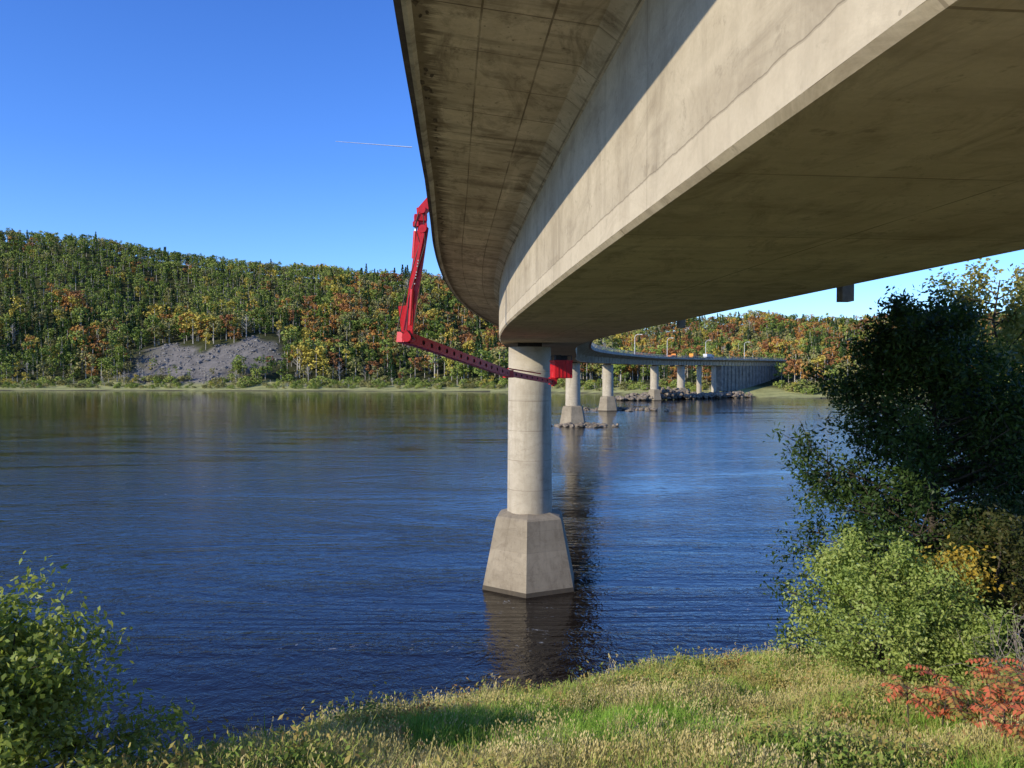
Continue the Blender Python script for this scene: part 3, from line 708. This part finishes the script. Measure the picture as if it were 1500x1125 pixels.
yel=leafmat('leaf_yellow',[(.40,.27,.03),(.55,.38,.05),(.5,.42,.1)],.4,.5,2)
tree('ash_tree',(9.5,17.4,gz(9.5,17.4)-.1),8.5,[(0,2.7),(.25,2.9),(.5,2.9),(.7,2.4),(.85,1.6),(1,.7)],ash,barkd,23,nl=104,nsub=9,leaves=30,trunk_r=.14,lsize=(.135,.052),sig=.17,outw=.4,tmin=.08,up=.45)
tree('ash_tree',(12.9,18.2,gz(12.9,18.2)-.1),6.4,[(0,2.2),(.3,2.8),(.6,2.6),(.85,1.6),(1,.7)],ash,barkd,12,nl=70,nsub=9,leaves=28,trunk_r=.13,lsize=(.135,.052),sig=.18,outw=.4,tmin=.08)
tree('maple_tree',(15.3,24.0,gz(15.3,24.0)-.1),12.0,[(0,1.5),(.4,3.0),(.75,2.9),(1,1.2)],ashl,barkd,13,nl=62,nsub=7,leaves=26,trunk_r=.16,lsize=(.17,.085),sig=.22,outw=.4)
tree('willow_shrub',(6.35,13.0,gz(6.35,13.0)-.1),2.35,[(0,1.0),(.3,1.45),(.6,1.25),(1,.55)],bushm,barkd,14,nl=60,nsub=8,leaves=28,trunk_r=.045,stems=4,lsize=(.075,.038),sig=.11,tmin=.03,up=.5,outw=.8)
tree('willow_shrub',(7.6,12.6,gz(7.6,12.6)-.1),1.3,[(0,.8),(.4,1.0),(1,.5)],bushm,barkd,15,nl=36,nsub=7,leaves=24,trunk_r=.035,stems=3,lsize=(.075,.038),sig=.10,tmin=.03,outw=.8)
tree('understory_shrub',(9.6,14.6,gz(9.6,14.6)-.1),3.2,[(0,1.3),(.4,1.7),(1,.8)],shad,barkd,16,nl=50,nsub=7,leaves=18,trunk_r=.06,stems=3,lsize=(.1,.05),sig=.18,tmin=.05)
tree('yellow_shrub',(8.0,14.1,gz(8.0,14.1)-.1),2.75,[(0,.3),(.5,.4),(1,.6)],yel,barkd,17,nl=18,nsub=6,leaves=9,trunk_r=.03,stems=2,lsize=(.085,.055),sig=.15,tmin=.55)
tree('riverside_shrub',(-4.35,5.9,gz(-4.35,5.9)-.35),2.05,[(0,1.5),(.3,1.4),(.6,1.0),(1,.5)],leafmat('leaf_riverside',[(.15,.21,.045),(.26,.33,.07),(.42,.44,.12)],.4,.45,2.0),barkd,27,nl=90,nsub=8,leaves=25,trunk_r=.03,stems=5,lsize=(.07,.032),sig=.10,tmin=.05,outw=.5)
# sumac
def sumac(name,x,y,seed,nst=5,h=.9,cols=None):
    r=np.random.default_rng(seed); p=empty(name); g=Geo(); LV=[]
    for s in range(nst):
        bx=x+r.normal(0,.3);by=y+r.normal(0,.3);z0=gz(bx,by); top=Vector((bx+r.normal(0,.1),by+r.normal(0,.1),z0+h*r.uniform(.4,1.2))); g.tube((bx,by,z0-.05),top,.012,.006,6)
        for f in range(7):
            a=r.uniform(0,6.28); d=Vector((math.cos(a),math.sin(a),r.uniform(.3,.9))).normalized(); q=top-Vector((0,0,r.uniform(0,.25))); L=r.uniform(.25,.42)
            for k in range(8):
                q2=q+d*(L/8); g.tube(q,q2,.0035,.003,3,False); d=(d+Vector((0,0,-.13))).normalized(); q=q2
                sd=d.cross(Vector((0,0,1))).normalized()
                for sg in(-1,1):
                    ld=(sd*sg+d*.35+Vector((0,0,-.5+r.normal(0,.25)))).normalized(); nrm=(ld.cross(d)+Vector(r.normal(0,.35,3))).normalized(); w=ld.cross(nrm).normalized()*.018; l=.10*(1-.04*k)
                    LV+=[q,q+ld*l*.4+w,q+ld*l,q+ld*l*.4-w]
    g.obj('stems',barkd,p); link(bpy.data.objects.new('leaflets',quads_mesh('leaflets',np.array([v[:] for v in LV]),[cols])),p)
sred=leafmat('leaf_sumac_red',[(.24,.30,.07),(.42,.36,.11),(.74,.24,.12),(.78,.17,.10),(.75,.42,.18)],.45,.5,2.6)
for i,(x,y) in enumerate([(5.3,8.3),(5.8,8.9),(5.5,7.7),(6.2,9.4),(6.2,8.3),(6.8,9.9),(5.0,7.3),(5.0,8.9)]): sumac('sumac_shrub',x,y,30+i,4,.6,sred)
r=np.random.default_rng(5); g=Geo()
for i in range(46):
    p_=Vector((7.6+r.normal(0,.35),10.9+r.normal(0,.4),0)); p_.z=gz(p_.x,p_.y); d=Vector((r.normal(0,.5),r.normal(0,.4),1)).normalized()
    for k in range(6):
        q=p_+d*.24; g.tube(p_,q,.009*(1-k/8),.009*(1-(k+1)/8),4,False)
        if k>1: e=q+(d+Vector(r.normal(0,.8,3))).normalized()*.3; g.tube(q,e,.004,.002,4,False)
        p_=q; d=(d+Vector(r.normal(0,.22,3))).normalized()
g.obj('bare_twig_shrub',plain('twig_grey',(.26,.22,.19),.9))

# ------------------------------------------------------------------ contrail
g=Geo(); g.tube((-2280,10000,2950),(-1330,10300,2960),3,7,6); g.obj('contrail_cloud',plain('contrail_white',(.8,.8,.82),1,.1,.001))

# ------------------------------------------------------------------ light
el=math.radians(24); az=math.atan2(-.8,-.6)
tosun=Vector((math.sin(az)*math.cos(el),math.cos(az)*math.cos(el),math.sin(el)))
sd=bpy.data.lights.new('sun','SUN'); sd.energy=5.0; sd.angle=math.radians(.5); sd.color=(1,.91,.74)
so=link(bpy.data.objects.new('sun',sd)); so.rotation_euler=(-tosun).to_track_quat('-Z','Y').to_euler()
w=bpy.data.worlds.new('World'); scene.world=w; w.use_nodes=True; nt=w.node_tree; bg=nt.nodes['Background']
sky=nt.nodes.new('ShaderNodeTexSky'); sky.sky_type='NISHITA'; sky.sun_disc=False; sky.sun_elevation=el; sky.sun_rotation=az%(2*math.pi)
sky.air_density=1.0; sky.dust_density=.3; sky.ozone_density=2.0
tc=nt.nodes.new('ShaderNodeTexCoord'); sx=nt.nodes.new('ShaderNodeSeparateXYZ'); nt.links.new(tc.outputs['Generated'],sx.inputs[0])
rp=nt.nodes.new('ShaderNodeValToRGB'); nt.links.new(sx.outputs[2],rp.inputs[0]); e=rp.color_ramp.elements
e[0].position=0.0; e[0].color=(.48,.64,.92,1); e[1].position=.5; e[1].color=(.23,.44,.90,1)
m_=rp.color_ramp.elements.new(.12); m_.color=(.36,.57,.95,1)
m_=rp.color_ramp.elements.new(.25); m_.color=(.28,.50,.95,1)
mx=nt.nodes.new('ShaderNodeVectorMath'); mx.operation='MULTIPLY'; nt.links.new(sky.outputs[0],mx.inputs[0]); nt.links.new(rp.outputs[0],mx.inputs[1])
m2=nt.nodes.new('ShaderNodeVectorMath'); m2.operation='SCALE'; nt.links.new(mx.outputs[0],m2.inputs[0]); m2.inputs['Scale'].default_value=1.75
nt.links.new(m2.outputs[0],bg.inputs[0]); bg.inputs[1].default_value=.15
scene.view_settings.view_transform='Standard'; scene.view_settings.look='None'; scene.view_settings.exposure=0
# ------------------------------------------------------------------ camera
cd=bpy.data.cameras.new('camera'); cd.lens=27.05; cd.sensor_width=36; cd.clip_end=30000; cd.clip_start=.05
co=link(bpy.data.objects.new('camera',cd)); co.location=(0,0,CAMZ); co.rotation_euler=(math.radians(90-1.14),0,0); scene.camera=co
